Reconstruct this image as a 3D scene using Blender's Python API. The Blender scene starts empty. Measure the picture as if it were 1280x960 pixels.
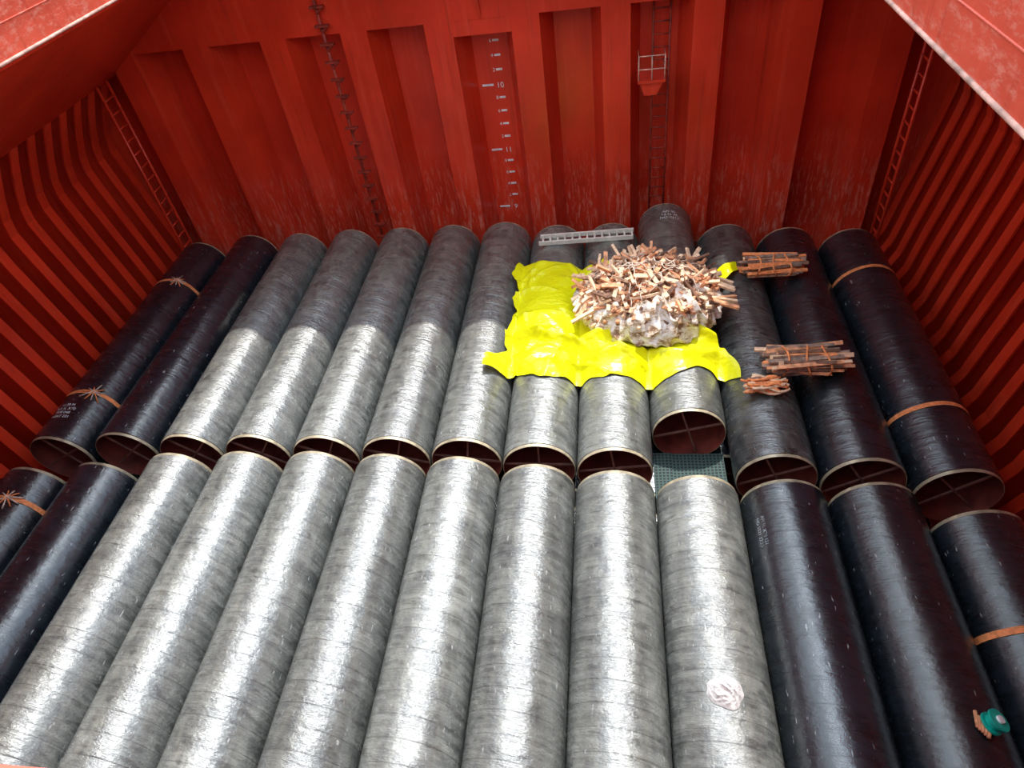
import bpy, math, random
from mathutils import Vector, Matrix, noise
random.seed(7)
S = bpy.context.scene
CZ = 12.2            # camera height above hold floor
def Z(d): return CZ - d
COL = S.collection

# ------------------------------------------------------------------ materials
def newmat(name):
    m = bpy.data.materials.new(name); m.use_nodes = True
    nt = m.node_tree; b = nt.nodes['Principled BSDF']
    return m, nt, b
def N(nt, t, **kw):
    n = nt.nodes.new(t)
    for k, v in kw.items():
        if k.startswith('i_'):
            n.inputs[k[2:].replace('_', ' ')].default_value = v
        else: setattr(n, k, v)
    return n
def L(nt, a, b): nt.links.new(a, b)
def math_n(nt, op, a, b=None, clamp=False):
    n = nt.nodes.new('ShaderNodeMath'); n.operation = op; n.use_clamp = clamp
    for i, v in enumerate((a, b)):
        if v is None: continue
        if isinstance(v, (int, float)): n.inputs[i].default_value = v
        else: nt.links.new(v, n.inputs[i])
    return n.outputs[0]
def ramp(nt, fac, stops):
    r = nt.nodes.new('ShaderNodeValToRGB')
    e = r.color_ramp.elements
    while len(e) < len(stops): e.new(0.5)
    for i, (p, c) in enumerate(stops):
        e[i].position = p; e[i].color = (*c, 1)
    nt.links.new(fac, r.inputs[0]); return r.outputs[0]
def mix(nt, fac, a, b, bt='MIX'):
    n = nt.nodes.new('ShaderNodeMix'); n.data_type = 'RGBA'; n.blend_type = bt
    if isinstance(fac, (int, float)): n.inputs[0].default_value = fac
    else: nt.links.new(fac, n.inputs[0])
    for i, v in ((6, a), (7, b)):
        if isinstance(v, tuple): n.inputs[i].default_value = (*v, 1)
        else: nt.links.new(v, n.inputs[i])
    return n.outputs[2]
def noise_n(nt, vec, scale, detail=4, rough=0.55):
    n = nt.nodes.new('ShaderNodeTexNoise')
    n.inputs['Scale'].default_value = scale; n.inputs['Detail'].default_value = detail
    n.inputs['Roughness'].default_value = rough
    if vec is not None: nt.links.new(vec, n.inputs['Vector'])
    return n.outputs['Fac']
def mapping(nt, vec, sc=(1, 1, 1), loc=(0, 0, 0)):
    n = nt.nodes.new('ShaderNodeMapping'); n.inputs['Scale'].default_value = sc
    n.inputs['Location'].default_value = loc
    nt.links.new(vec, n.inputs['Vector']); return n.outputs[0]
def bump(nt, b, h, strength=0.3, dist=0.02):
    n = nt.nodes.new('ShaderNodeBump'); n.inputs['Strength'].default_value = strength
    n.inputs['Distance'].default_value = dist
    nt.links.new(h, n.inputs['Height']); nt.links.new(n.outputs[0], b.inputs['Normal'])

def simple(name, col, rough=0.6, metal=0.0, var=0.15, scale=6, bmp=0.0):
    m, nt, b = newmat(name)
    tc = N(nt, 'ShaderNodeTexCoord')
    f = noise_n(nt, tc.outputs['Object'], scale)
    c0 = tuple(max(0, c * (1 - var * 1.6)) for c in col); c1 = tuple(min(1, c * (1 + var)) for c in col)
    L(nt, ramp(nt, f, [(0.3, c0), (0.7, c1)]), b.inputs['Base Color'])
    b.inputs['Roughness'].default_value = rough; b.inputs['Metallic'].default_value = metal
    if bmp: bump(nt, b, f, bmp, 0.03)
    return m

def red_paint(name, base=(0.66, 0.034, 0.012), wear=0.0, low_scuff=False):
    m, nt, b = newmat(name)
    geo = N(nt, 'ShaderNodeNewGeometry'); P = geo.outputs['Position']
    n1 = noise_n(nt, P, 0.45, 5)
    dark = tuple(c * 0.75 for c in base); lite = (min(1, base[0] * 1.15), base[1] * 1.4, base[2] * 1.5)
    col = ramp(nt, n1, [(0.3, dark), (0.7, lite)])
    # vertical run-down streaks
    st = noise_n(nt, mapping(nt, P, (3.5, 3.5, 0.22)), 1.6, 5, 0.6)
    col = mix(nt, math_n(nt, 'MULTIPLY', ramp(nt, st, [(0.52, (0, 0, 0)), (0.75, (1, 1, 1))]), 0.3), col, (0.78, 0.12, 0.06))
    st2 = noise_n(nt, mapping(nt, P, (4.5, 4.5, 0.3), (7, 3, 1)), 1.5, 5, 0.65)
    col = mix(nt, math_n(nt, 'MULTIPLY', ramp(nt, st2, [(0.56, (0, 0, 0)), (0.72, (1, 1, 1))]), 0.4), col, (0.24, 0.015, 0.01))
    if low_scuff:
        sep = N(nt, 'ShaderNodeSeparateXYZ'); L(nt, P, sep.inputs[0])
        h = N(nt, 'ShaderNodeMapRange'); L(nt, sep.outputs[2], h.inputs[0])
        h.inputs[1].default_value = 4.2; h.inputs[2].default_value = 2.2
        sc = noise_n(nt, mapping(nt, P, (5, 5, 0.9), (2, 2, 2)), 2.2, 7, 0.75)
        f = math_n(nt, 'MULTIPLY', ramp(nt, sc, [(0.5, (0, 0, 0)), (0.70, (1, 1, 1))]), h.outputs[0])
        f = math_n(nt, 'MULTIPLY', f, 0.7)
        col = mix(nt, f, col, (0.80, 0.36, 0.26))
    if wear > 0:
        sc = noise_n(nt, mapping(nt, P, (6, 1.1, 3)), 3.2, 9, 0.8)
        f = math_n(nt, 'MULTIPLY', ramp(nt, sc, [(0.5, (0, 0, 0)), (0.62, (1, 1, 1))]), wear)
        col = mix(nt, f, col, (0.75, 0.38, 0.28))
    L(nt, col, b.inputs['Base Color'])
    b.inputs['Roughness'].default_value = 0.30
    b.inputs['Specular IOR Level'].default_value = 0.45
    bump(nt, b, noise_n(nt, P, 2.5, 3), 0.25, 0.05)
    return m

def pipe_coat(name, c_dark, c_lite, rough, ior, dust=0.0, mottling=0.5, spread=0.09, bs=0.5, smear=0.55):
    m, nt, b = newmat(name)
    tc = N(nt, 'ShaderNodeTexCoord'); oi = N(nt, 'ShaderNodeObjectInfo')
    sep = N(nt, 'ShaderNodeSeparateXYZ'); L(nt, tc.outputs['Object'], sep.inputs[0])
    x, y, z = sep.outputs
    ang = math_n(nt, 'ARCTAN2', x, z)
    rnd = math_n(nt, 'MULTIPLY', oi.outputs['Random'], 60.0)
    sk = math_n(nt, 'ADD', y, math_n(nt, 'MULTIPLY', ang, 0.10))
    def vec(sa, sy):
        c = N(nt, 'ShaderNodeCombineXYZ')
        L(nt, math_n(nt, 'MULTIPLY', ang, sa), c.inputs[0]); L(nt, math_n(nt, 'MULTIPLY', sk, sy), c.inputs[1])
        L(nt, rnd, c.inputs[2]); return c.outputs[0]
    fine = noise_n(nt, vec(1.2, 14), 1.0, 6, 0.7)
    med = noise_n(nt, vec(1.1, 2.6), 1.0, 6, 0.65)
    big = noise_n(nt, vec(1.3, 0.8), 1.0, 5, 0.6)
    mixf = math_n(nt, 'ADD', math_n(nt, 'MULTIPLY', fine, 0.5), math_n(nt, 'MULTIPLY', med, 0.5))
    col = ramp(nt, mixf, [(0.5 - spread, c_dark), (0.5 + spread, c_lite)])
    col = mix(nt, math_n(nt, 'MULTIPLY', ramp(nt, big, [(0.45, (0, 0, 0)), (0.68, (1, 1, 1))]), mottling), col,
              tuple(c * 0.6 for c in c_dark))
    # dark smears running round the pipe
    sm = noise_n(nt, vec(1.4, 5.5), 1.3, 4, 0.55)
    col = mix(nt, math_n(nt, 'MULTIPLY', ramp(nt, sm, [(0.55, (0, 0, 0)), (0.63, (1, 1, 1))]), smear), col, tuple(c * 0.4 for c in c_dark))
    # lengthwise scuff track left by the neighbouring tier
    tr = noise_n(nt, vec(4.5, 0.35), 1.0, 4, 0.6)
    col = mix(nt, math_n(nt, 'MULTIPLY', ramp(nt, tr, [(0.56, (0, 0, 0)), (0.64, (1, 1, 1))]), smear * 0.6), col, tuple(c * 0.7 for c in c_dark))
    if dust > 0:
        dn = noise_n(nt, vec(2.6, 1.6), 1.6, 7, 0.7)
        crown = math_n(nt, 'SUBTRACT', 1.0, math_n(nt, 'MULTIPLY', math_n(nt, 'ABSOLUTE', ang), 0.75), True)
        f = math_n(nt, 'MULTIPLY', math_n(nt, 'MULTIPLY', ramp(nt, dn, [(0.42, (0, 0, 0)), (0.65, (1, 1, 1))]), crown), dust)
        col = mix(nt, f, col, tuple(min(0.4, c * 1.5 + 0.02) * q for c, q in zip(c_lite, (1.0, 0.97, 0.86))))
    sc = noise_n(nt, vec(7, 2.2), 2.5, 2, 0.5)
    f = math_n(nt, 'MULTIPLY', ramp(nt, sc, [(0.70, (0, 0, 0)), (0.73, (1, 1, 1))]), 0.6)
    col = mix(nt, f, col, (0.45, 0.45, 0.45))
    fr = math_n(nt, 'FRACT', math_n(nt, 'MULTIPLY', math_n(nt, 'ADD', y, math_n(nt, 'MULTIPLY', ang, 0.07)), 3.2))
    seam = ramp(nt, fr, [(0.0, (0, 0, 0)), (0.06, (1, 1, 1))])
    col = mix(nt, 0.4, col, mix(nt, 1.0, col, seam, 'MULTIPLY'))
    # each pipe weathered a little differently
    tone = N(nt, 'ShaderNodeMapRange'); L(nt, math_n(nt, 'FRACT', math_n(nt, 'MULTIPLY', oi.outputs['Random'], 37.0)), tone.inputs[0])
    tone.inputs[3].default_value = 0.85; tone.inputs[4].default_value = 1.15
    cb = N(nt, 'ShaderNodeVectorMath', operation='SCALE'); L(nt, col, cb.inputs[0]); L(nt, tone.outputs[0], cb.inputs['Scale'])
    L(nt, cb.outputs[0], b.inputs['Base Color'])
    rr = N(nt, 'ShaderNodeMapRange'); L(nt, mixf, rr.inputs[0]); rr.inputs[1].default_value = 0.38; rr.inputs[2].default_value = 0.62
    rr.inputs[3].default_value = rough + 0.10; rr.inputs[4].default_value = rough - 0.05
    L(nt, rr.outputs[0], b.inputs['Roughness'])
    b.inputs['IOR'].default_value = ior
    h = math_n(nt, 'ADD', math_n(nt, 'MULTIPLY', fine, 0.5), math_n(nt, 'MULTIPLY', med, 1.6))
    h = math_n(nt, 'ADD', h, math_n(nt, 'MULTIPLY', seam, 0.12))
    bump(nt, b, h, bs, 0.06)
    return m

M_red = red_paint('red_hold_paint')
M_redback = red_paint('red_bulkhead_paint', low_scuff=True)
M_redcoam = red_paint('red_coaming_paint', (0.64, 0.08, 0.042), wear=0.4)
M_redside = red_paint('red_frame_paint', (0.68, 0.036, 0.012))
M_worn = simple('worn_edge_paint', (0.62, 0.36, 0.28), 0.5, 0, 0.35, 5)
M_dusty = pipe_coat('dusty_pe_coating', (0.060, 0.064, 0.061), (0.180, 0.185, 0.168), 0.26, 1.95, 0.5, 0.42, 0.11, 0.55, 0.55)
M_black = pipe_coat('black_pe_coating', (0.004, 0.007, 0.010), (0.014, 0.020, 0.027), 0.23, 1.85, 0.08, 0.4, 0.09, 0.28)
M_scuff = pipe_coat('scuffed_black_coating', (0.014, 0.017, 0.019), (0.085, 0.088, 0.085), 0.26, 1.85, 0.6, 0.6, 0.09, 0.4, 0.75)
M_rim = simple('bare_steel_bevel', (0.42, 0.35, 0.23), 0.45, 0.3, 0.3, 5)
M_inner = simple('oxide_inner_lining', (0.20, 0.035, 0.024), 0.6, 0, 0.3, 3)
M_brace = simple('brace_steel', (0.22, 0.10, 0.075), 0.7, 0, 0.3, 5)
M_floor = red_paint('floor_plating', (0.22, 0.03, 0.018))
M_orange = simple('orange_lashing_web', (0.85, 0.27, 0.09), 0.7, 0, 0.25, 14, 0.3)
M_rope = simple('pale_rope', (0.62, 0.50, 0.40), 0.8, 0, 0.3, 12)
M_white = simple('white_stencil_paint', (0.85, 0.87, 0.88), 0.6, 0, 0.2, 9)
M_faint = simple('faded_stencil_paint', (0.45, 0.47, 0.50), 0.6, 0, 0.6, 16)
M_alu = simple('aluminium_ladder_metal', (0.80, 0.79, 0.70), 0.45, 0.15, 0.12, 8)
M_rust = simple('rusty_rung_paint', (0.30, 0.03, 0.015), 0.6, 0, 0.4, 6)
M_woodA = simple('raw_timber', (0.74, 0.34, 0.17), 0.75, 0, 0.3, 9)
M_woodB = simple('pale_timber', (0.88, 0.55, 0.35), 0.75, 0, 0.25, 9)
M_woodC = simple('weathered_timber', (0.20, 0.10, 0.06), 0.8, 0, 0.4, 9)
M_woodD = simple('grey_timber', (0.30, 0.20, 0.15), 0.8, 0, 0.4, 9)
M_teal = simple('teal_plastic', (0.0, 0.42, 0.33), 0.35, 0, 0.15, 9)
M_rag = simple('white_rag_cloth', (0.62, 0.59, 0.57), 0.8, 0, 0.15, 9, 0.3)

# yellow tarp
M_tarp, nt, b = newmat('yellow_tarpaulin')
geo = N(nt, 'ShaderNodeNewGeometry')
P = geo.outputs['Position']
f = noise_n(nt, P, 1.2, 3)
L(nt, ramp(nt, f, [(0.3, (0.70, 0.69, 0.0)), (0.7, (0.84, 0.83, 0.010))]), b.inputs['Base Color'])
b.inputs['Roughness'].default_value = 0.30
bump(nt, b, noise_n(nt, mapping(nt, P, (1.0, 1.5, 1.0)), 3.0, 2, 0.5), 0.5, 0.10)
# woven sling bag
M_bag, nt, b = newmat('woven_sling_bag')
geo = N(nt, 'ShaderNodeNewGeometry')
f = noise_n(nt, mapping(nt, geo.outputs['Position'], (1.0, 1.0, 2.0)), 3.4, 7, 0.78)
L(nt, ramp(nt, f, [(0.41, (0.22, 0.11, 0.05)), (0.46, (0.52, 0.38, 0.24)), (0.50, (0.76, 0.68, 0.58)), (0.60, (0.90, 0.88, 0.85))]), b.inputs['Base Color'])
b.inputs['Roughness'].default_value = 0.55
bump(nt, b, f, 0.35, 0.08)
# green net
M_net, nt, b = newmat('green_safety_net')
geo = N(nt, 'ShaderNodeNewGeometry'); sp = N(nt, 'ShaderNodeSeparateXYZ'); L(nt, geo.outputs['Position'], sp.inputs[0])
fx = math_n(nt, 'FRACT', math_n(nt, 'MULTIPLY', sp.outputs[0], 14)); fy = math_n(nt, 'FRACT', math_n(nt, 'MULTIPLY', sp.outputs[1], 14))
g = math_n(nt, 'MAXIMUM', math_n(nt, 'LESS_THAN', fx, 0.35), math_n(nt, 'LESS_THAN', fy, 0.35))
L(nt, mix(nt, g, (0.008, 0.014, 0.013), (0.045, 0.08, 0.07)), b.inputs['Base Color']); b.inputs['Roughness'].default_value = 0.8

# ------------------------------------------------------------------ mesh builder
class MB:
    def __init__(s): s.v = []; s.f = []; s.m = []; s.mats = []; s.sm = []
    def mi(s, mat):
        if mat not in s.mats: s.mats.append(mat)
        return s.mats.index(mat)
    def add(s, vs, fs, mat, smooth=False):
        o = len(s.v); s.v += [tuple(v) for v in vs]; k = s.mi(mat)
        for f in fs: s.f.append(tuple(i + o for i in f)); s.m.append(k); s.sm.append(smooth)
    def box(s, x0, x1, y0, y1, z0, z1, mat):
        vs = [(x, y, z) for z in (z0, z1) for y in (y0, y1) for x in (x0, x1)]
        s.add(vs, [(0, 2, 3, 1), (4, 5, 7, 6), (0, 1, 5, 4), (2, 6, 7, 3), (0, 4, 6, 2), (1, 3, 7, 5)], mat)
    def beam(s, p0, p1, w, h, mat, up=Vector((0, 0, 1)), roll=0):
        p0 = Vector(p0); p1 = Vector(p1); d = (p1 - p0).normalized()
        if abs(d.dot(up)) > 0.98: up = Vector((0, 1, 0))
        a = d.cross(up).normalized(); c = a.cross(d).normalized()
        if roll:
            R = Matrix.Rotation(roll, 3, d); a = R @ a; c = R @ c
        vs = []
        for p in (p0, p1):
            for i, j in ((-1, -1), (1, -1), (1, 1), (-1, 1)): vs.append(p + a * w * 0.5 * i + c * h * 0.5 * j)
        s.add(vs, [(0, 1, 2, 3), (7, 6, 5, 4), (0, 4, 5, 1), (1, 5, 6, 2), (2, 6, 7, 3), (3, 7, 4, 0)], mat)
    def tube(s, pts, r, mat, n=8):
        pts = [Vector(p) for p in pts]; rings = []
        up = Vector((0, 0, 1))
        for i, p in enumerate(pts):
            d = (pts[min(i + 1, len(pts) - 1)] - pts[max(i - 1, 0)]).normalized()
            u = up if abs(d.dot(up)) < 0.95 else Vector((0, 1, 0))
            a = d.cross(u).normalized(); c = a.cross(d)
            rings.append([p + (a * math.cos(t) + c * math.sin(t)) * r for t in [2 * math.pi * k / n for k in range(n)]])
        vs = [v for ring in rings for v in ring]; fs = []
        for i in range(len(pts) - 1):
            for k in range(n):
                fs.append((i * n + k, i * n + (k + 1) % n, (i + 1) * n + (k + 1) % n, (i + 1) * n + k))
        fs.append(tuple(range(n))[::-1]); fs.append(tuple((len(pts) - 1) * n + k for k in range(n)))
        s.add(vs, fs, mat, True)
    def prism(s, poly, y0, y1, mat):       # poly in (x,z), extruded along y
        n = len(poly)
        vs = [(x, y0, z) for x, z in poly] + [(x, y1, z) for x, z in poly]
        fs = [tuple(range(n)), tuple(range(2 * n - 1, n - 1, -1))] + [(i, i + n, (i + 1) % n + n, (i + 1) % n) for i in range(n)]
        s.add(vs, fs, mat)
    def obj(s, name, parent=None, loc=(0, 0, 0), fix=True):
        me = bpy.data.meshes.new(name); me.from_pydata(s.v, [], s.f); 
        for m in s.mats: me.materials.append(m)
        me.polygons.foreach_set('material_index', s.m); me.polygons.foreach_set('use_smooth', s.sm)
        me.update()
        if fix:
            import bmesh
            bm = bmesh.new(); bm.from_mesh(me); bmesh.ops.recalc_face_normals(bm, faces=bm.faces); bm.to_mesh(me); bm.free()
        o = bpy.data.objects.new(name, me); COL.objects.link(o); o.location = loc
        if parent: o.parent = parent
        return o

CX = -3.0
def mir(x): return 2 * CX - x
YN, YB = -2.6, 18.4

# ------------------------------------------------------------------ hold shell
m = MB(); m.box(-14.8, 8.8, YN, YB, -0.3, 0.0, M_floor); m.obj('floor')

# corrugated back bulkhead
m = MB()
xs = [(-14.6, 17.2)]
for k in range(-5, 6):
    c = CX - 0.03 + 2.12 * k
    if c - 0.68 < -14.4 or c + 0.68 > 8.4: continue
    xs += [(c - 0.72, 17.2), (c - 0.46, 18.15), (c + 0.46, 18.15), (c + 0.72, 17.2)]
xs += [(8.6, 17.2)]
for (x0, y0), (x1, y1) in zip(xs[:-1], xs[1:]):
    m.add([(x0, y0, 0), (x1, y1, 0), (x1, y1, Z(4.7)), (x0, y0, Z(4.7))], [(0, 1, 2, 3)], M_redback)
m.box(-14.6, 8.6, 17.2, 18.4, Z(4.7), Z(2.2), M_redback)
m.box(-14.6, 8.6, 18.3, 18.4, 0, Z(4.7), M_redback)
wall_back = m.obj('wall_back', fix=False)
m = MB()
c = CX - 0.03
m.box(c - 0.72, c + 0.72, 17.22, 17.27, Z(5.05), Z(4.7), M_redback)
m.add([(c - 0.03, 17.18, Z(4.7)), (c + 0.03, 17.18, Z(4.7)), (c + 0.03, 16.8, Z(3.6)), (c - 0.03, 16.8, Z(3.6)), (c - 0.03, 17.18, Z(3.6)), (c + 0.03, 17.18, Z(3.6))],
      [(0, 1, 2, 3), (0, 3, 4), (1, 5, 2), (3, 2, 5, 4)], M_redback)
m.obj('stool_brackets', wall_back)
m = MB(); m.box(-14.8, 8.8, YN - 0.3, YN, 0, Z(2.2), M_redback); m.obj('wall_front')

def prof(side):
    p = [(-13.05, 5.1), (-13.35, 5.6), (-13.62, 6.1), (-13.85, 6.6), (-13.93, 7.0), (-13.85, 7.6), (-13.68, 8.6), (-13.48, 9.7), (-13.3, 10.8), (-12.95, 11.6), (-12.5, 12.19)]
    return [((x if side < 0 else mir(x)), d) for x, d in p]
for side, nm in ((-1, 'left'), (1, 'right')):
    sx = (lambda x: x) if side < 0 else mir
    cmx = -8.8 if side < 0 else 3.0        # inner face of coaming
    m = MB()
    a, b_ = sorted((sx(-14.8), sx(-14.5)))
    m.box(a, b_, YN, YB, 0, Z(2.2), M_redside)
    w = m.obj('wall_' + nm)
    m = MB(); P = prof(side)
    y = 16.9
    while y > -2:
        vs = []
        for (x, d) in P: vs += [(x, y, Z(d)), (sx(-14.5), y, Z(d))]
        fs = [(2 * i, 2 * i + 1, 2 * i + 3, 2 * i + 2) for i in range(len(P) - 1)]
        m.add(vs, fs, M_redside)
        for (x0, d0), (x1, d1) in zip(P[:-1], P[1:]):
            hw = 0.13; th = 0.05 * (1 if side < 0 else -1)
            v = [(x0, y - hw, Z(d0)), (x0, y + hw, Z(d0)), (x1, y + hw, Z(d1)), (x1, y - hw, Z(d1)),
                 (x0 - th, y - hw, Z(d0)), (x0 - th, y + hw, Z(d0)), (x1 - th, y + hw, Z(d1)), (x1 - th, y - hw, Z(d1))]
            m.add(v, [(0, 1, 2, 3), (7, 6, 5, 4), (0, 3, 7, 4), (1, 5, 6, 2), (0, 4, 5, 1), (3, 2, 6, 7)], M_redside)
        y -= 0.64
    m.obj('hull_frames', w)
    s1 = 1 if side < 0 else -1
    m = MB()
    m.prism([(sx(-14.6), Z(5.3)), (sx(-13.1), Z(5.2)), (cmx - 0.31 * s1, Z(2.545 + 0.15)), (cmx - 0.31 * s1, Z(2.2)), (sx(-14.6), Z(2.2))], YN, YB, M_red)
    m.obj('topside_tank', w)
    m = MB()
    a, b_ = sorted((cmx - 0.3 * s1, cmx))
    m.box(a, b_, 0, 15.5, Z(2.54), Z(1.3), M_redcoam)
    a, b_ = sorted((cmx - 0.5 * s1, cmx + 0.03 * s1))
    m.box(a, b_, 0, 15.5, Z(1.29), Z(1.22), M_redcoam)
    m.tube([(cmx, -0.0, Z(2.54)), (cmx, 15.5, Z(2.54))], 0.026, M_worn)
    m.tube([(cmx, -0.0, Z(2.1)), (cmx, 15.5, Z(2.1))], 0.012, M_redcoam)
    m.obj('hatch_coaming', w)
m = MB()
m.box(-8.8, 3.0, 15.5, 17.2, Z(2.54), Z(2.2), M_red); m.box(-8.8, 3.0, 15.2, 15.5, Z(2.54), Z(1.3), M_redcoam)
m.box(-8.8, 3.0, YN, 0.0, Z(2.54), Z(2.2), M_red); m.box(-8.8, 3.0, 0.0, 0.30, Z(2.54), Z(1.3), M_redcoam)
m.obj('ceiling')

# ------------------------------------------------------------------ ladders etc on walls
def ladder(mb, p0, p1, wdir, w, mat, rung=0.3, r=0.022, rr=0.014):
    p0 = Vector(p0); p1 = Vector(p1); wd = Vector(wdir).normalized() * w / 2
    mb.tube([p0 - wd, p1 - wd], r, mat, 6); mb.tube([p0 + wd, p1 + wd], r, mat, 6)
    n = int((p1 - p0).length / rung)
    for i in range(1, n):
        q = p0.lerp(p1, i / n); mb.tube([q - wd, q + wd], rr, mat, 6)
m = MB(); ladder(m, (1.24, 17.7, 0.0), (1.24, 17.7, Z(4.71)), (1, 0, 0), 0.40, M_rust, 0.28, 0.03, 0.02)
pz = Z(6.35)
m.box(0.65, 1.30, 16.7, 17.6, pz, pz + 0.06, M_red)
m.prism([(0.70, pz), (1.25, pz), (1.1, pz - 0.3), (0.8, pz - 0.3)], 16.75, 17.15, M_red)
for x in (0.67, 0.98, 1.28): m.tube([(x, 16.73, pz), (x, 16.73, pz + 0.62)], 0.016, M_worn, 6)
for h in (0.32, 0.62): m.tube([(0.67, 17.18, pz + h), (0.67, 16.73, pz + h), (1.28, 16.73, pz + h), (1.28, 17.18, pz + h)], 0.016, M_worn, 6)
m.obj('bulkhead_ladder')
m = MB()
m.tube([(-6.93, 17.12, 0.0), (-6.93, 17.12, Z(2.6))], 0.045, M_rust, 8)
z = 1.0
while z < Z(2.8):
    m.box(-7.05, -6.70, 16.98, 17.10, z, z + 0.05, M_rust); m.beam((-6.93, 17.08, z - 0.14), (-6.75, 17.02, z), 0.05, 0.05, M_rust)
    z += 0.42
m.obj('sounding_pipe')
for sx, nm in (((lambda x: x), 'l'), (mir, 'r')):
    m = MB()
    ladder(m, (sx(-13.0), 16.6, 0.0), (sx(-13.0), 16.6, Z(5.15)), (0, 1, 0), 0.46, M_redside, 0.36, 0.04, 0.028)
    m.obj('side_ladder')

def text_mesh(s, size):
    cu = bpy.data.curves.new('t', 'FONT'); cu.body = s; cu.size = size; cu.align_x = 'CENTER'
    o = bpy.data.objects.new('t', cu); COL.objects.link(o)
    dg = bpy.context.evaluated_depsgraph_get(); dg.update()
    me = bpy.data.meshes.new_from_object(o.evaluated_get(dg))
    vs = [tuple(v.co) for v in me.vertices]; fs = [tuple(p.vertices) for p in me.polygons]
    bpy.data.objects.remove(o); bpy.data.meshes.remove(me); return vs, fs
m = MB()
z = Z(10.2); i = 0
while z < Z(4.9):
    if i % 5 == 0:
        vs, fs = text_mesh('10' if i == 10 else ('9' if i == 0 else '11'), 0.20)
        m.add([(v[0] - 2.90, 18.13, v[1] + z - 0.06) for v in vs], fs, M_white)
        m.box(-3.38, -3.08, 18.12, 18.14, z, z + 0.05, M_white)
    else:
        vs, fs = text_mesh(str(i * 2 % 10), 0.13)
        m.add([(v[0] - 3.02, 18.13, v[1] + z) for v in vs], fs, M_white)
        m.box(-2.96, -2.80, 18.12, 18.14, z + 0.02, z + 0.07, M_white)
    z += 0.36; i += 1
m.obj('depth_marks', wall_back, fix=False)

# ------------------------------------------------------------------ pipes
R = 0.72; ZC = Z(9.5) - R
def pipe(x, y0, y1, zc, mat, seg=64, braces=True, roll=0.0):
    Lh = (y1 - y0) / 2; yc = (y0 + y1) / 2
    m = MB(); ri = R - 0.03; cb = 0.06
    def ring(r, y): return [(r * math.sin(2 * math.pi * k / seg), y, r * math.cos(2 * math.pi * k / seg)) for k in range(seg)]
    prof = [(ri, -Lh + 0.9), (ri, -Lh), (R - 0.018, -Lh), (R - 0.012, -Lh + cb), (R, -Lh + cb + 0.01), (R, Lh - cb - 0.01), (R - 0.012, Lh - cb), (R - 0.018, Lh), (ri, Lh), (ri, -Lh + 0.9)]
    mats = [M_inner, M_rim, M_rim, mat, mat, mat, M_rim, M_rim, M_inner]
    for i in range(len(prof) - 1):
        a = ring(*prof[i]); c = ring(*prof[i + 1])
        m.add(a + c, [(k, (k + 1) % seg, (k + 1) % seg + seg, k + seg) for k in range(seg)], mats[i], i in (0, 4, 8))
    if braces:
        for e in (-1, 1):
            for t in (roll, roll + math.pi / 2):
                d = Vector((math.cos(t), 0, math.sin(t))) * (ri - 0.005)
                yy = e * (Lh - 0.14)
                m.beam(Vector((0, yy, 0)) - d, Vector((0, yy, 0)) + d, 0.035, 0.035, M_brace, up=Vector((0, 1, 0)))
    o = m.obj('steel_pipe', loc=(x, yc, zc))
    return o, yc
XS = [-12.1, -10.55, -8.98, -7.45, -5.93, -4.43, -2.96, -1.5, -.05, 1.4, 2.85, 4.3, 5.75]
FN = [8.3, 8.4, 8.34, 8.32, 8.28, 8.24, 8.19, 8.04, 7.94, 8.9, 7.79, 7.7, 7.47]
FF = [15.9, 16.15, 16.1, 16.15, 16.1, 16.1, 16.1, 15.8, 15.75, 16.6, 15.4, 15.1, 14.9]
NF = [7.53, 7.66, 7.9, 7.94, 7.94, 7.87, 7.8, 7.62, 7.48, 7.38, 7.3, 7.25, 6.72]
mf = [M_black, M_black] + [M_dusty] * 8 + [M_scuff, M_black, M_black]
mn = [M_black, M_black] + [M_dusty] * 8 + [M_black] * 3
def strap(o, yc, y, star=0):
    m = MB()
    n = 40
    vs = []; fs = []
    for k in range(n + 1):
        t = -1.9 + 3.8 * k / n
        for w in (-0.05, 0.05):
            yy = y - yc + w + 0.02 * math.sin(t * 3); r = R + 0.012
            vs.append((r * math.sin(t), yy, r * math.cos(t)))
    for k in range(n): fs.append((2 * k, 2 * k + 1, 2 * k + 3, 2 * k + 2))
    m.add(vs, fs, M_orange, True)
    if star:
        t0 = star
        for k in range(11):
            a = k * 2 * math.pi / 11 + 0.3; l = random.uniform(0.16, 0.3)
            pts = []
            for s in (0.0, 0.5, 1.0):
                u = math.cos(a) * l * s; v = math.sin(a) * l * s; t = t0 + u / R; r = R + 0.02 + 0.05 * (1 - s)
                pts.append((r * math.sin(t), y - yc + v, r * math.cos(t)))
            m.tube(pts, 0.016, M_orange if k % 2 else M_rope, 5)
    m.obj('lashing_strap', o, fix=False)
def stencil(o, yc, y, lines, t0=0.0, size=0.13, rot=False, mat=None):
    m = MB()
    for i, ln in enumerate(lines):
        vs, fs = text_mesh(ln, size)
        out = []
        for v in vs:
            if rot: u, w_ = v[1] - i * size * 1.15, -v[0]
            else: u, w_ = v[0], v[1] - i * size * 1.15
            t = t0 + u / R; r = R + 0.006; out.append((r * math.sin(t), y - yc + w_, r * math.cos(t)))
        m.add(out, fs, mat or M_white)
    m.obj('stencil_text', o, fix=False)
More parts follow.
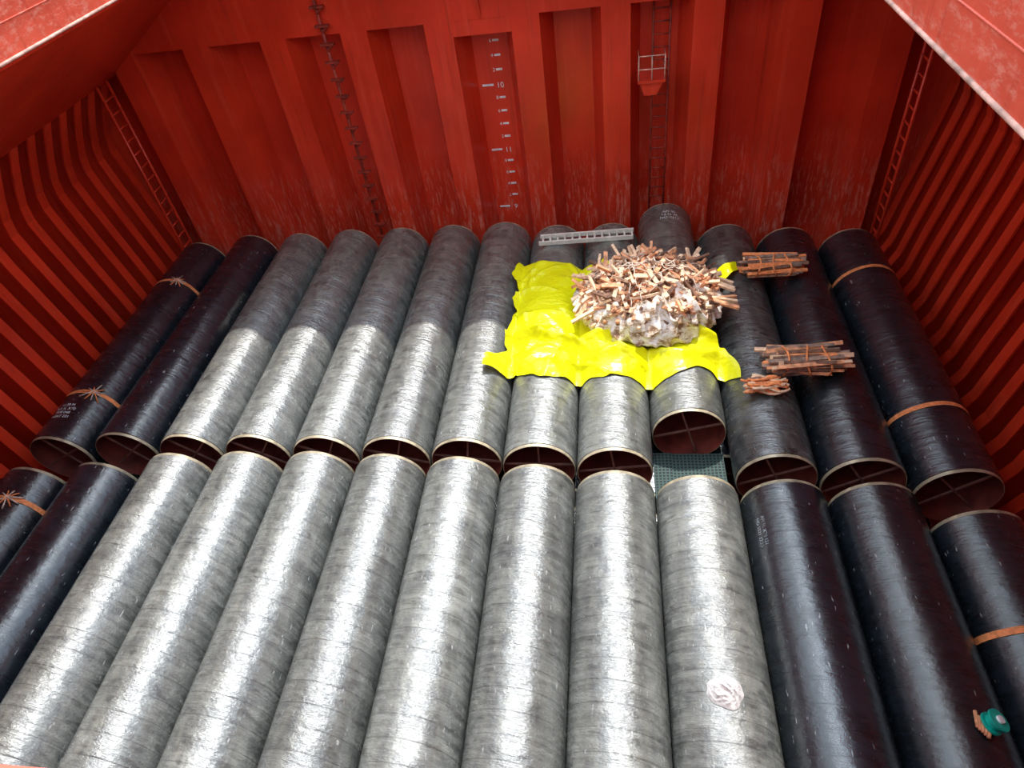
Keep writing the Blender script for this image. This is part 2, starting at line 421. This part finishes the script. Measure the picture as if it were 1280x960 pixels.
for i, x in enumerate(XS):
    o, yc = pipe(x, FN[i], FF[i], ZC, mf[i], roll=0.5 + 0.15 * i)
    if i == 0:
        strap(o, yc, 14.0, 0.4); strap(o, yc, 9.7, 0.45); stencil(o, yc, 9.25, ['12.20 M', 'API 5L X70', 'PIPE 048', 'HEAT 221'], -0.05, 0.10)
    if i == 12: strap(o, yc, 13.3); strap(o, yc, 9.0)
    if i == 9: stencil(o, yc, 16.1, ['API 5L', '12.21 M', 'NO 0317'], 0.1, 0.13)
    o, yc = pipe(x, NF[i] - 8.0, NF[i], ZC, mn[i], roll=0.3 + 0.2 * i)
    if i == 0: strap(o, yc, 6.75, 0.3)
    if i == 12: strap(o, yc, 4.8)
    if i == 10: stencil(o, yc, 6.4, ['API 5L X70 121', 'NO 5521 12.20'], -0.80, 0.085, True, M_faint)
ZL = R + 0.005
for i in range(12):
    x = (XS[i] + XS[i + 1]) / 2
    pipe(x, FN[i] - 0.1, FN[i] + 7.8, ZL, M_black, 40)
    pipe(x, NF[i] - 8.0, NF[i] - 0.05, ZL, M_black, 40)

# ------------------------------------------------------------------ tarp
def pipe_top(x):
    z = -9
    for c in XS:
        d = abs(x - c)
        if d < R: z = max(z, ZC + math.sqrt(R * R - d * d))
    return max(z, ZC + 0.3)
def drape(x, y):
    c = min(XS, key=lambda q: abs(q - x)); d = abs(x - c) / 0.73
    return ZC + R + 0.03 - 0.26 * d ** 2.2 if d < 1.2 else ZC + R - 0.1
def sm(e0, e1, x):
    t = min(1, max(0, (x - e0) / (e1 - e0))); return t * t * (3 - 2 * t)
folds = []
for k in range(60):
    cx_ = random.uniform(-2.5, 2.3); cy_ = random.uniform(10.0, 14.0); a = random.gauss(0.3, 1.0)
    folds.append((cx_, cy_, math.cos(a), math.sin(a), random.uniform(0.25, 0.9), random.uniform(0.03, 0.09), random.uniform(0.04, 0.13)))
m = MB(); nx, ny = 260, 230; vs = []
for j in range(ny + 1):
    for i in range(nx + 1):
        u = i / nx; v = j / ny
        ly = 9.95 + 0.34 * noise.noise(Vector((u * 5, 0, 5))) + 0.7 * max(0, 0.22 - u) + 0.08 * math.sin(u * 17) + 0.05 * noise.noise(Vector((u * 22, 2, 5)))
        hy = 14.1 + 0.35 * noise.noise(Vector((u * 3, 9, 5))) - 0.7 * u
        y = ly + (hy - ly) * v
        lx = -2.35 + 0.26 * noise.noise(Vector((v * 5, 3, 1))) - 0.40 * sm(0.2, 0.06, v) + 0.06 * noise.noise(Vector((v * 20, 3, 1)))
        hx = 2.2 + 0.2 * noise.noise(Vector((v * 4, 7, 1))) - 0.3 * v + 0.25 * sm(0.25, 0.0, v)
        x = lx + (hx - lx) * u
        w = noise.noise(Vector((x * 0.9, y * 1.0, 0.3))) + 0.4 * noise.noise(Vector((x * 2.2, y * 2.2, 0.3)))
        fz = 0
        for (fx_, fy_, ca, sa, ln_, wd_, ht_) in folds:
            dx = x - fx_; dy = y - fy_
            al = dx * ca + dy * sa
            if abs(al) > 2.2 * ln_: continue
            ac = -dx * sa + dy * ca + 0.12 * math.sin(al * 3 + fx_)
            if abs(ac) < 2.2 * wd_:
                fz += 0.8 * ht_ * math.exp(-(al / ln_) ** 2) * (1 - abs(ac) / (2.2 * wd_)) ** 1.2
        z = drape(x, y) + 0.10 + 0.09 * w + min(fz, 0.2)
        z += 0.24 * math.exp(-((y - 11.05 - 0.18 * math.sin(x * 2)) / 0.13) ** 2)          # folded-over band
        z += 0.12 * math.exp(-((y - 10.5 - 0.12 * math.sin(x * 3.3)) / 0.12) ** 2)
        e = sm(0.16, 0.0, v)
        z = z * (1 - e) + (pipe_top(x) + 0.03 + 0.06 * abs(w) + 0.5 * min(fz, 0.15)) * e
        z = max(z, pipe_top(x) + 0.012)
        vs.append((x, y, z + 0.18 * sm(0.10, 0.0, u) * sm(0.2, 0.0, v)))
fs = [(j * (nx + 1) + i, j * (nx + 1) + i + 1, (j + 1) * (nx + 1) + i + 1, (j + 1) * (nx + 1) + i) for j in range(ny) for i in range(nx)]
m.add(vs, fs, M_tarp, True)
# loose corner lying further right
vs = []
for j in range(13):
    for i in range(13):
        u = i / 12; v = j / 12
        x = 2.05 + 0.78 * u; y = 12.75 + 0.65 * u + 0.85 * (v - 0.5) * (1.0 - 0.6 * u)
        vs.append((x, y, pipe_top(x) + 0.06 + 0.18 * math.sin(u * 3.1) + 0.08 * noise.noise(Vector((x * 4, y * 4, 0)))))
m.add(vs, [(j * 13 + i, j * 13 + i + 1, (j + 1) * 13 + i + 1, (j + 1) * 13 + i) for j in range(12) for i in range(12)], M_tarp, True)
m.obj('yellow_tarpaulin', fix=False)

# ------------------------------------------------------------------ timber pile in sling bag
PX, PY, PZ = 0.74, 11.98, ZC + R + 0.14
m = MB()
woods = [M_woodA, M_woodB, M_woodB, M_woodA, M_woodB, M_woodC]
def hz(dx, dy):
    q = 1 - (dx / 1.55) ** 2 - (dy / 1.25) ** 2
    return 1.0 * math.sqrt(q) if q > 0 else 0
for k in range(480):
    a = random.uniform(0, 2 * math.pi); rr = math.sqrt(random.random()) * 0.93
    dx = 1.48 * rr * math.cos(a); dy = 1.18 * rr * math.sin(a) + 0.06
    zz = hz(dx, dy) * random.uniform(0.5, 1.0) + 0.04
    l = random.uniform(0.38, 0.9)
    yaw = random.gauss(1.75, 0.75) if random.random() < 0.6 else random.uniform(0, math.pi); tilt = random.gauss(0, 0.33)
    d = Vector((math.cos(yaw) * math.cos(tilt), math.sin(yaw) * math.cos(tilt), math.sin(tilt)))
    c = Vector((PX + dx, PY + dy, PZ + zz))
    p0 = c - d * l / 2; p1 = c + d * l / 2
    for p in (p0, p1): p.z = max(p.z, PZ + 0.1)
    m.beam(p0, p1, random.uniform(0.05, 0.10), random.uniform(0.035, 0.06), random.choice(woods), roll=random.uniform(-0.7, 0.7))
for k in range(18):
    x = PX - 1.35 + random.uniform(-0.3, 0.2); y = PY - random.uniform(0.2, 1.0); yaw = random.uniform(0.2, 1.3)
    l = random.uniform(0.5, 0.9); z = PZ + random.uniform(0.15, 0.4)
    m.beam((x, y, z), (x + l * math.cos(yaw), y + l * math.sin(yaw), z + 0.15), 0.08, 0.05, random.choice(woods))
for k in range(8):
    x = PX + 1.2; y = PY - 0.3 + random.uniform(-0.5, 0.7); yaw = random.uniform(-0.5, 0.5)
    m.beam((x, y, PZ + 0.5), (x + 0.6, y + 0.6 * math.sin(yaw), PZ + 0.38), 0.07, 0.05, random.choice(woods))
for k in range(24):
    a = random.uniform(0, 6.28); rr = random.uniform(0, 0.8); dx = 1.3 * rr * math.cos(a); dy = 1.0 * rr * math.sin(a); pts = []
    hd = random.uniform(0, 6.28)
    for s in range(10):
        pts.append((PX + dx, PY + dy, PZ + hz(dx, dy) + 0.07 + 0.03 * math.sin(s * 2 + k)))
        hd += random.uniform(-0.7, 0.7); dx += 0.1 * math.cos(hd); dy += 0.1 * math.sin(hd)
    m.tube(pts, 0.012, M_rope, 5)
na, nh = 260, 40; vs = []
for j in range(nh + 1):
    v = j / nh
    for i in range(na):
        a = 2 * math.pi * i / na
        near = 0.5 + 0.5 * math.cos(a + 1.05)       # tallest toward -y and +x
        H = 0.16 + 0.72 * near ** 1.0
        H *= 1 + 0.45 * noise.noise(Vector((math.cos(a) * 3.4, math.sin(a) * 3.4, 4)))
        prof_r = 1.03 + 0.12 * math.sin(v * 3.0) - 0.44 * v * near
        n3 = Vector((math.cos(a) * 3.6, math.sin(a) * 3.6, v * 1.2))
        cr = 0.03 * noise.noise(n3 * 3.5) + 0.22 * (0.35 - abs(noise.noise(n3 * 1.6)))
        r = prof_r + cr
        x = PX + 1.45 * r * math.cos(a); y = PY + (1.15 + 0.2 * near) * r * math.sin(a)
        z = PZ + 0.02 + H * v + 0.10 * noise.noise(Vector((x * 3, y * 3, v * 3)))
        vs.append((x, y, z))
fs = [(j * na + i, j * na + (i + 1) % na, (j + 1) * na + (i + 1) % na, (j + 1) * na + i) for j in range(nh) for i in range(na)]
m.add(vs, fs, M_bag, True)
m.obj('timber_dunnage_pile', fix=False)

# ------------------------------------------------------------------ tied timber bundles
def bundle(cx, cy, w, dpt, h, n, orange=0.2):
    m = MB()
    for k in range(n):
        y = cy + random.uniform(-dpt / 2, dpt / 2); z = Z(9.5) + 0.06 + random.uniform(0, h)
        l = w * random.uniform(0.6, 1.06); ox = random.uniform(-0.13, 0.13); sk = random.uniform(-0.08, 0.08)
        mat = M_orange if random.random() < orange else random.choice([M_woodA, M_woodB, M_woodC, M_woodC, M_woodD, M_woodD])
        m.beam((cx + ox - l / 2, y - sk, z), (cx + ox + l / 2, y + sk, z + random.uniform(0, 0.05)), random.uniform(0.05, 0.09), 0.05, mat, roll=random.uniform(0, 1))
    for q in (-0.25, 0.02, 0.25):
        pts = []
        for k in range(17):
            t = 2 * math.pi * k / 16
            pts.append((cx + w * q + 0.05 * math.sin(t * 2 + q * 9), cy + (dpt / 2 + 0.06) * math.cos(t), Z(9.5) + 0.06 + h / 2 + (h / 2 + 0.05) * math.sin(t)))
        m.tube(pts, 0.02, M_orange, 6)
    m.obj('timber_bundle')
bundle(3.55, 13.2, 1.30, 0.55, 0.30, 42, orange=0.35)
bundle(3.60, 9.98, 1.50, 0.62, 0.34, 54, orange=0.06)
m = MB()
for k in range(26):
    y = 9.40 + random.uniform(-0.14, 0.14); z = Z(9.5) + 0.07 + random.uniform(0.0, 0.16); pts = []
    u0 = random.uniform(0, 0.25); u1 = random.uniform(0.75, 1.0)
    for s in range(9):
        u = u0 + (u1 - u0) * s / 8; pts.append((2.80 - 0.42 + 0.84 * u, y + 0.05 * math.sin(u * 7 + k), z + 0.03 * math.sin(u * 9 + k * 2)))
    m.tube(pts, 0.028, M_orange if k % 3 else M_woodB, 5)
m.obj('lashing_webbing_heap')

m = MB(); zl = Z(9.5) + 0.06
m.beam((-1.9, 14.80, zl), (0.5, 14.90, zl), 0.06, 0.10, M_alu); m.beam((-1.88, 15.12, zl), (0.52, 15.22, zl), 0.06, 0.10, M_alu)
for k in range(13):
    x = -1.8 + k * 0.19; dy = 0.1 * (k / 12); m.tube([(x, 14.80 + dy, zl), (x, 15.14 + dy, zl)], 0.028, M_alu, 6)
m.obj('aluminium_ladder')

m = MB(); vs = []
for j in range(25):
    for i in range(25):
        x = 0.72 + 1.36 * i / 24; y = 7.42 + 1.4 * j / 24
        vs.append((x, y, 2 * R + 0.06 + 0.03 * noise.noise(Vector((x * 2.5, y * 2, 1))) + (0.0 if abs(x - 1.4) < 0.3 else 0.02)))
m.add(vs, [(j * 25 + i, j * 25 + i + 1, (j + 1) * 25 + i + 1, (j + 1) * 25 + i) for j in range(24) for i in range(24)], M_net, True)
m.obj('green_safety_net', fix=False)

# crumpled rag
m = MB(); vs = []; n1, n2 = 50, 90
for j in range(n1 + 1):
    q = j / n1
    for i in range(n2):
        a = 2 * math.pi * i / n2
        r = 0.25 * q * (1 + 0.3 * noise.noise(Vector((math.cos(a) * 1.3, math.sin(a) * 1.3, 3))))
        x = 1.38 + r * math.cos(a); y = 3.72 + r * math.sin(a) * 0.85
        w = abs(noise.noise(Vector((x * 11 + 3 * y, y * 8, 1)))); w2 = abs(noise.noise(Vector((x * 25, y * 25, 4))))
        z = pipe_top(x) + 0.012 + (0.03 + 0.11 * (1 - q * q) * (1 - 1.2 * w) + 0.03 * w2) * (1 - q ** 6)
        vs.append((x, y, z))
m.add(vs, [(j * n2 + i, j * n2 + (i + 1) % n2, (j + 1) * n2 + (i + 1) % n2, (j + 1) * n2 + i) for j in range(n1) for i in range(n2)], M_rag, True)
m.obj('crumpled_rag', fix=False)

m = MB()
c = Vector((4.56, 3.48, pipe_top(4.56) + 0.12)); ax = Vector((0.5, 0.1, 0.85)).normalized()
def disc(c0, r, h, mat):
    a = ax.cross(Vector((0, 1, 0))).normalized(); q = a.cross(ax); n = 24
    vs = [c0 + (a * math.cos(t) + q * math.sin(t)) * r + ax * hh for hh in (0, h) for t in [2 * math.pi * k / n for k in range(n)]]
    m.add(vs, [tuple(range(n)), tuple(range(n, 2 * n))] + [(k, (k + 1) % n, (k + 1) % n + n, k + n) for k in range(n)], mat)
disc(c - ax * 0.06, 0.14, 0.03, M_teal); disc(c - ax * 0.03, 0.10, 0.08, M_teal); disc(c + ax * 0.05, 0.14, 0.03, M_teal); disc(c + ax * 0.08, 0.05, 0.03, M_white)
for k in range(5):
    m.tube([(4.40 + 0.02 * k, 3.62 - 0.06 * k, pipe_top(4.40) + 0.05), (4.36 + 0.02 * k, 3.42 - 0.03 * k, pipe_top(4.36) + 0.05)], 0.025, M_woodA, 6)
m.obj('rope_reel')

# ------------------------------------------------------------------ light
SUN = Vector((0.09, 0.416, 1.0)).normalized()
sd = bpy.data.lights.new('sun', 'SUN'); sd.energy = 4.8; sd.angle = math.radians(0.8); sd.color = (1.0, 0.965, 0.91)
so = bpy.data.objects.new('sun', sd); COL.objects.link(so)
so.rotation_euler = SUN.to_track_quat('Z', 'Y').to_euler(); so.location = (0, 5, 30)
w = bpy.data.worlds.new('sky'); S.world = w; w.use_nodes = True; nt = w.node_tree
bg = nt.nodes['Background']; tc = N(nt, 'ShaderNodeTexCoord')
f = noise_n(nt, tc.outputs['Generated'], 2.2, 5)
base = ramp(nt, f, [(0.4, (0.60, 0.78, 1.0)), (0.65, (0.95, 0.98, 1.0))])
dp = N(nt, 'ShaderNodeVectorMath', operation='DOT_PRODUCT'); L(nt, tc.outputs['Generated'], dp.inputs[0]); dp.inputs[1].default_value = SUN
glow = math_n(nt, 'POWER', math_n(nt, 'MAXIMUM', dp.outputs['Value'], 0.0), 26.0)
st = math_n(nt, 'ADD', math_n(nt, 'MULTIPLY', glow, 12.0), 2.3)
L(nt, base, bg.inputs['Color']); L(nt, st, bg.inputs['Strength'])

# ------------------------------------------------------------------ camera
cd = bpy.data.cameras.new('camera'); cd.sensor_width = 36; cd.lens = 835 / 1280 * 36; cd.clip_start = 0.05
co = bpy.data.objects.new('camera', cd); COL.objects.link(co)
Rm = Matrix(((0.988, 0.0175, 0.1535), (0.0972, 0.7017, -0.7059), (-0.1201, 0.7123, 0.6916)))
co.rotation_euler = Rm.to_quaternion().normalized().to_euler(); co.location = (0, 0, CZ)
S.camera = co
try:
    S.view_settings.view_transform = 'Standard'; S.view_settings.look = 'None'
except Exception: pass
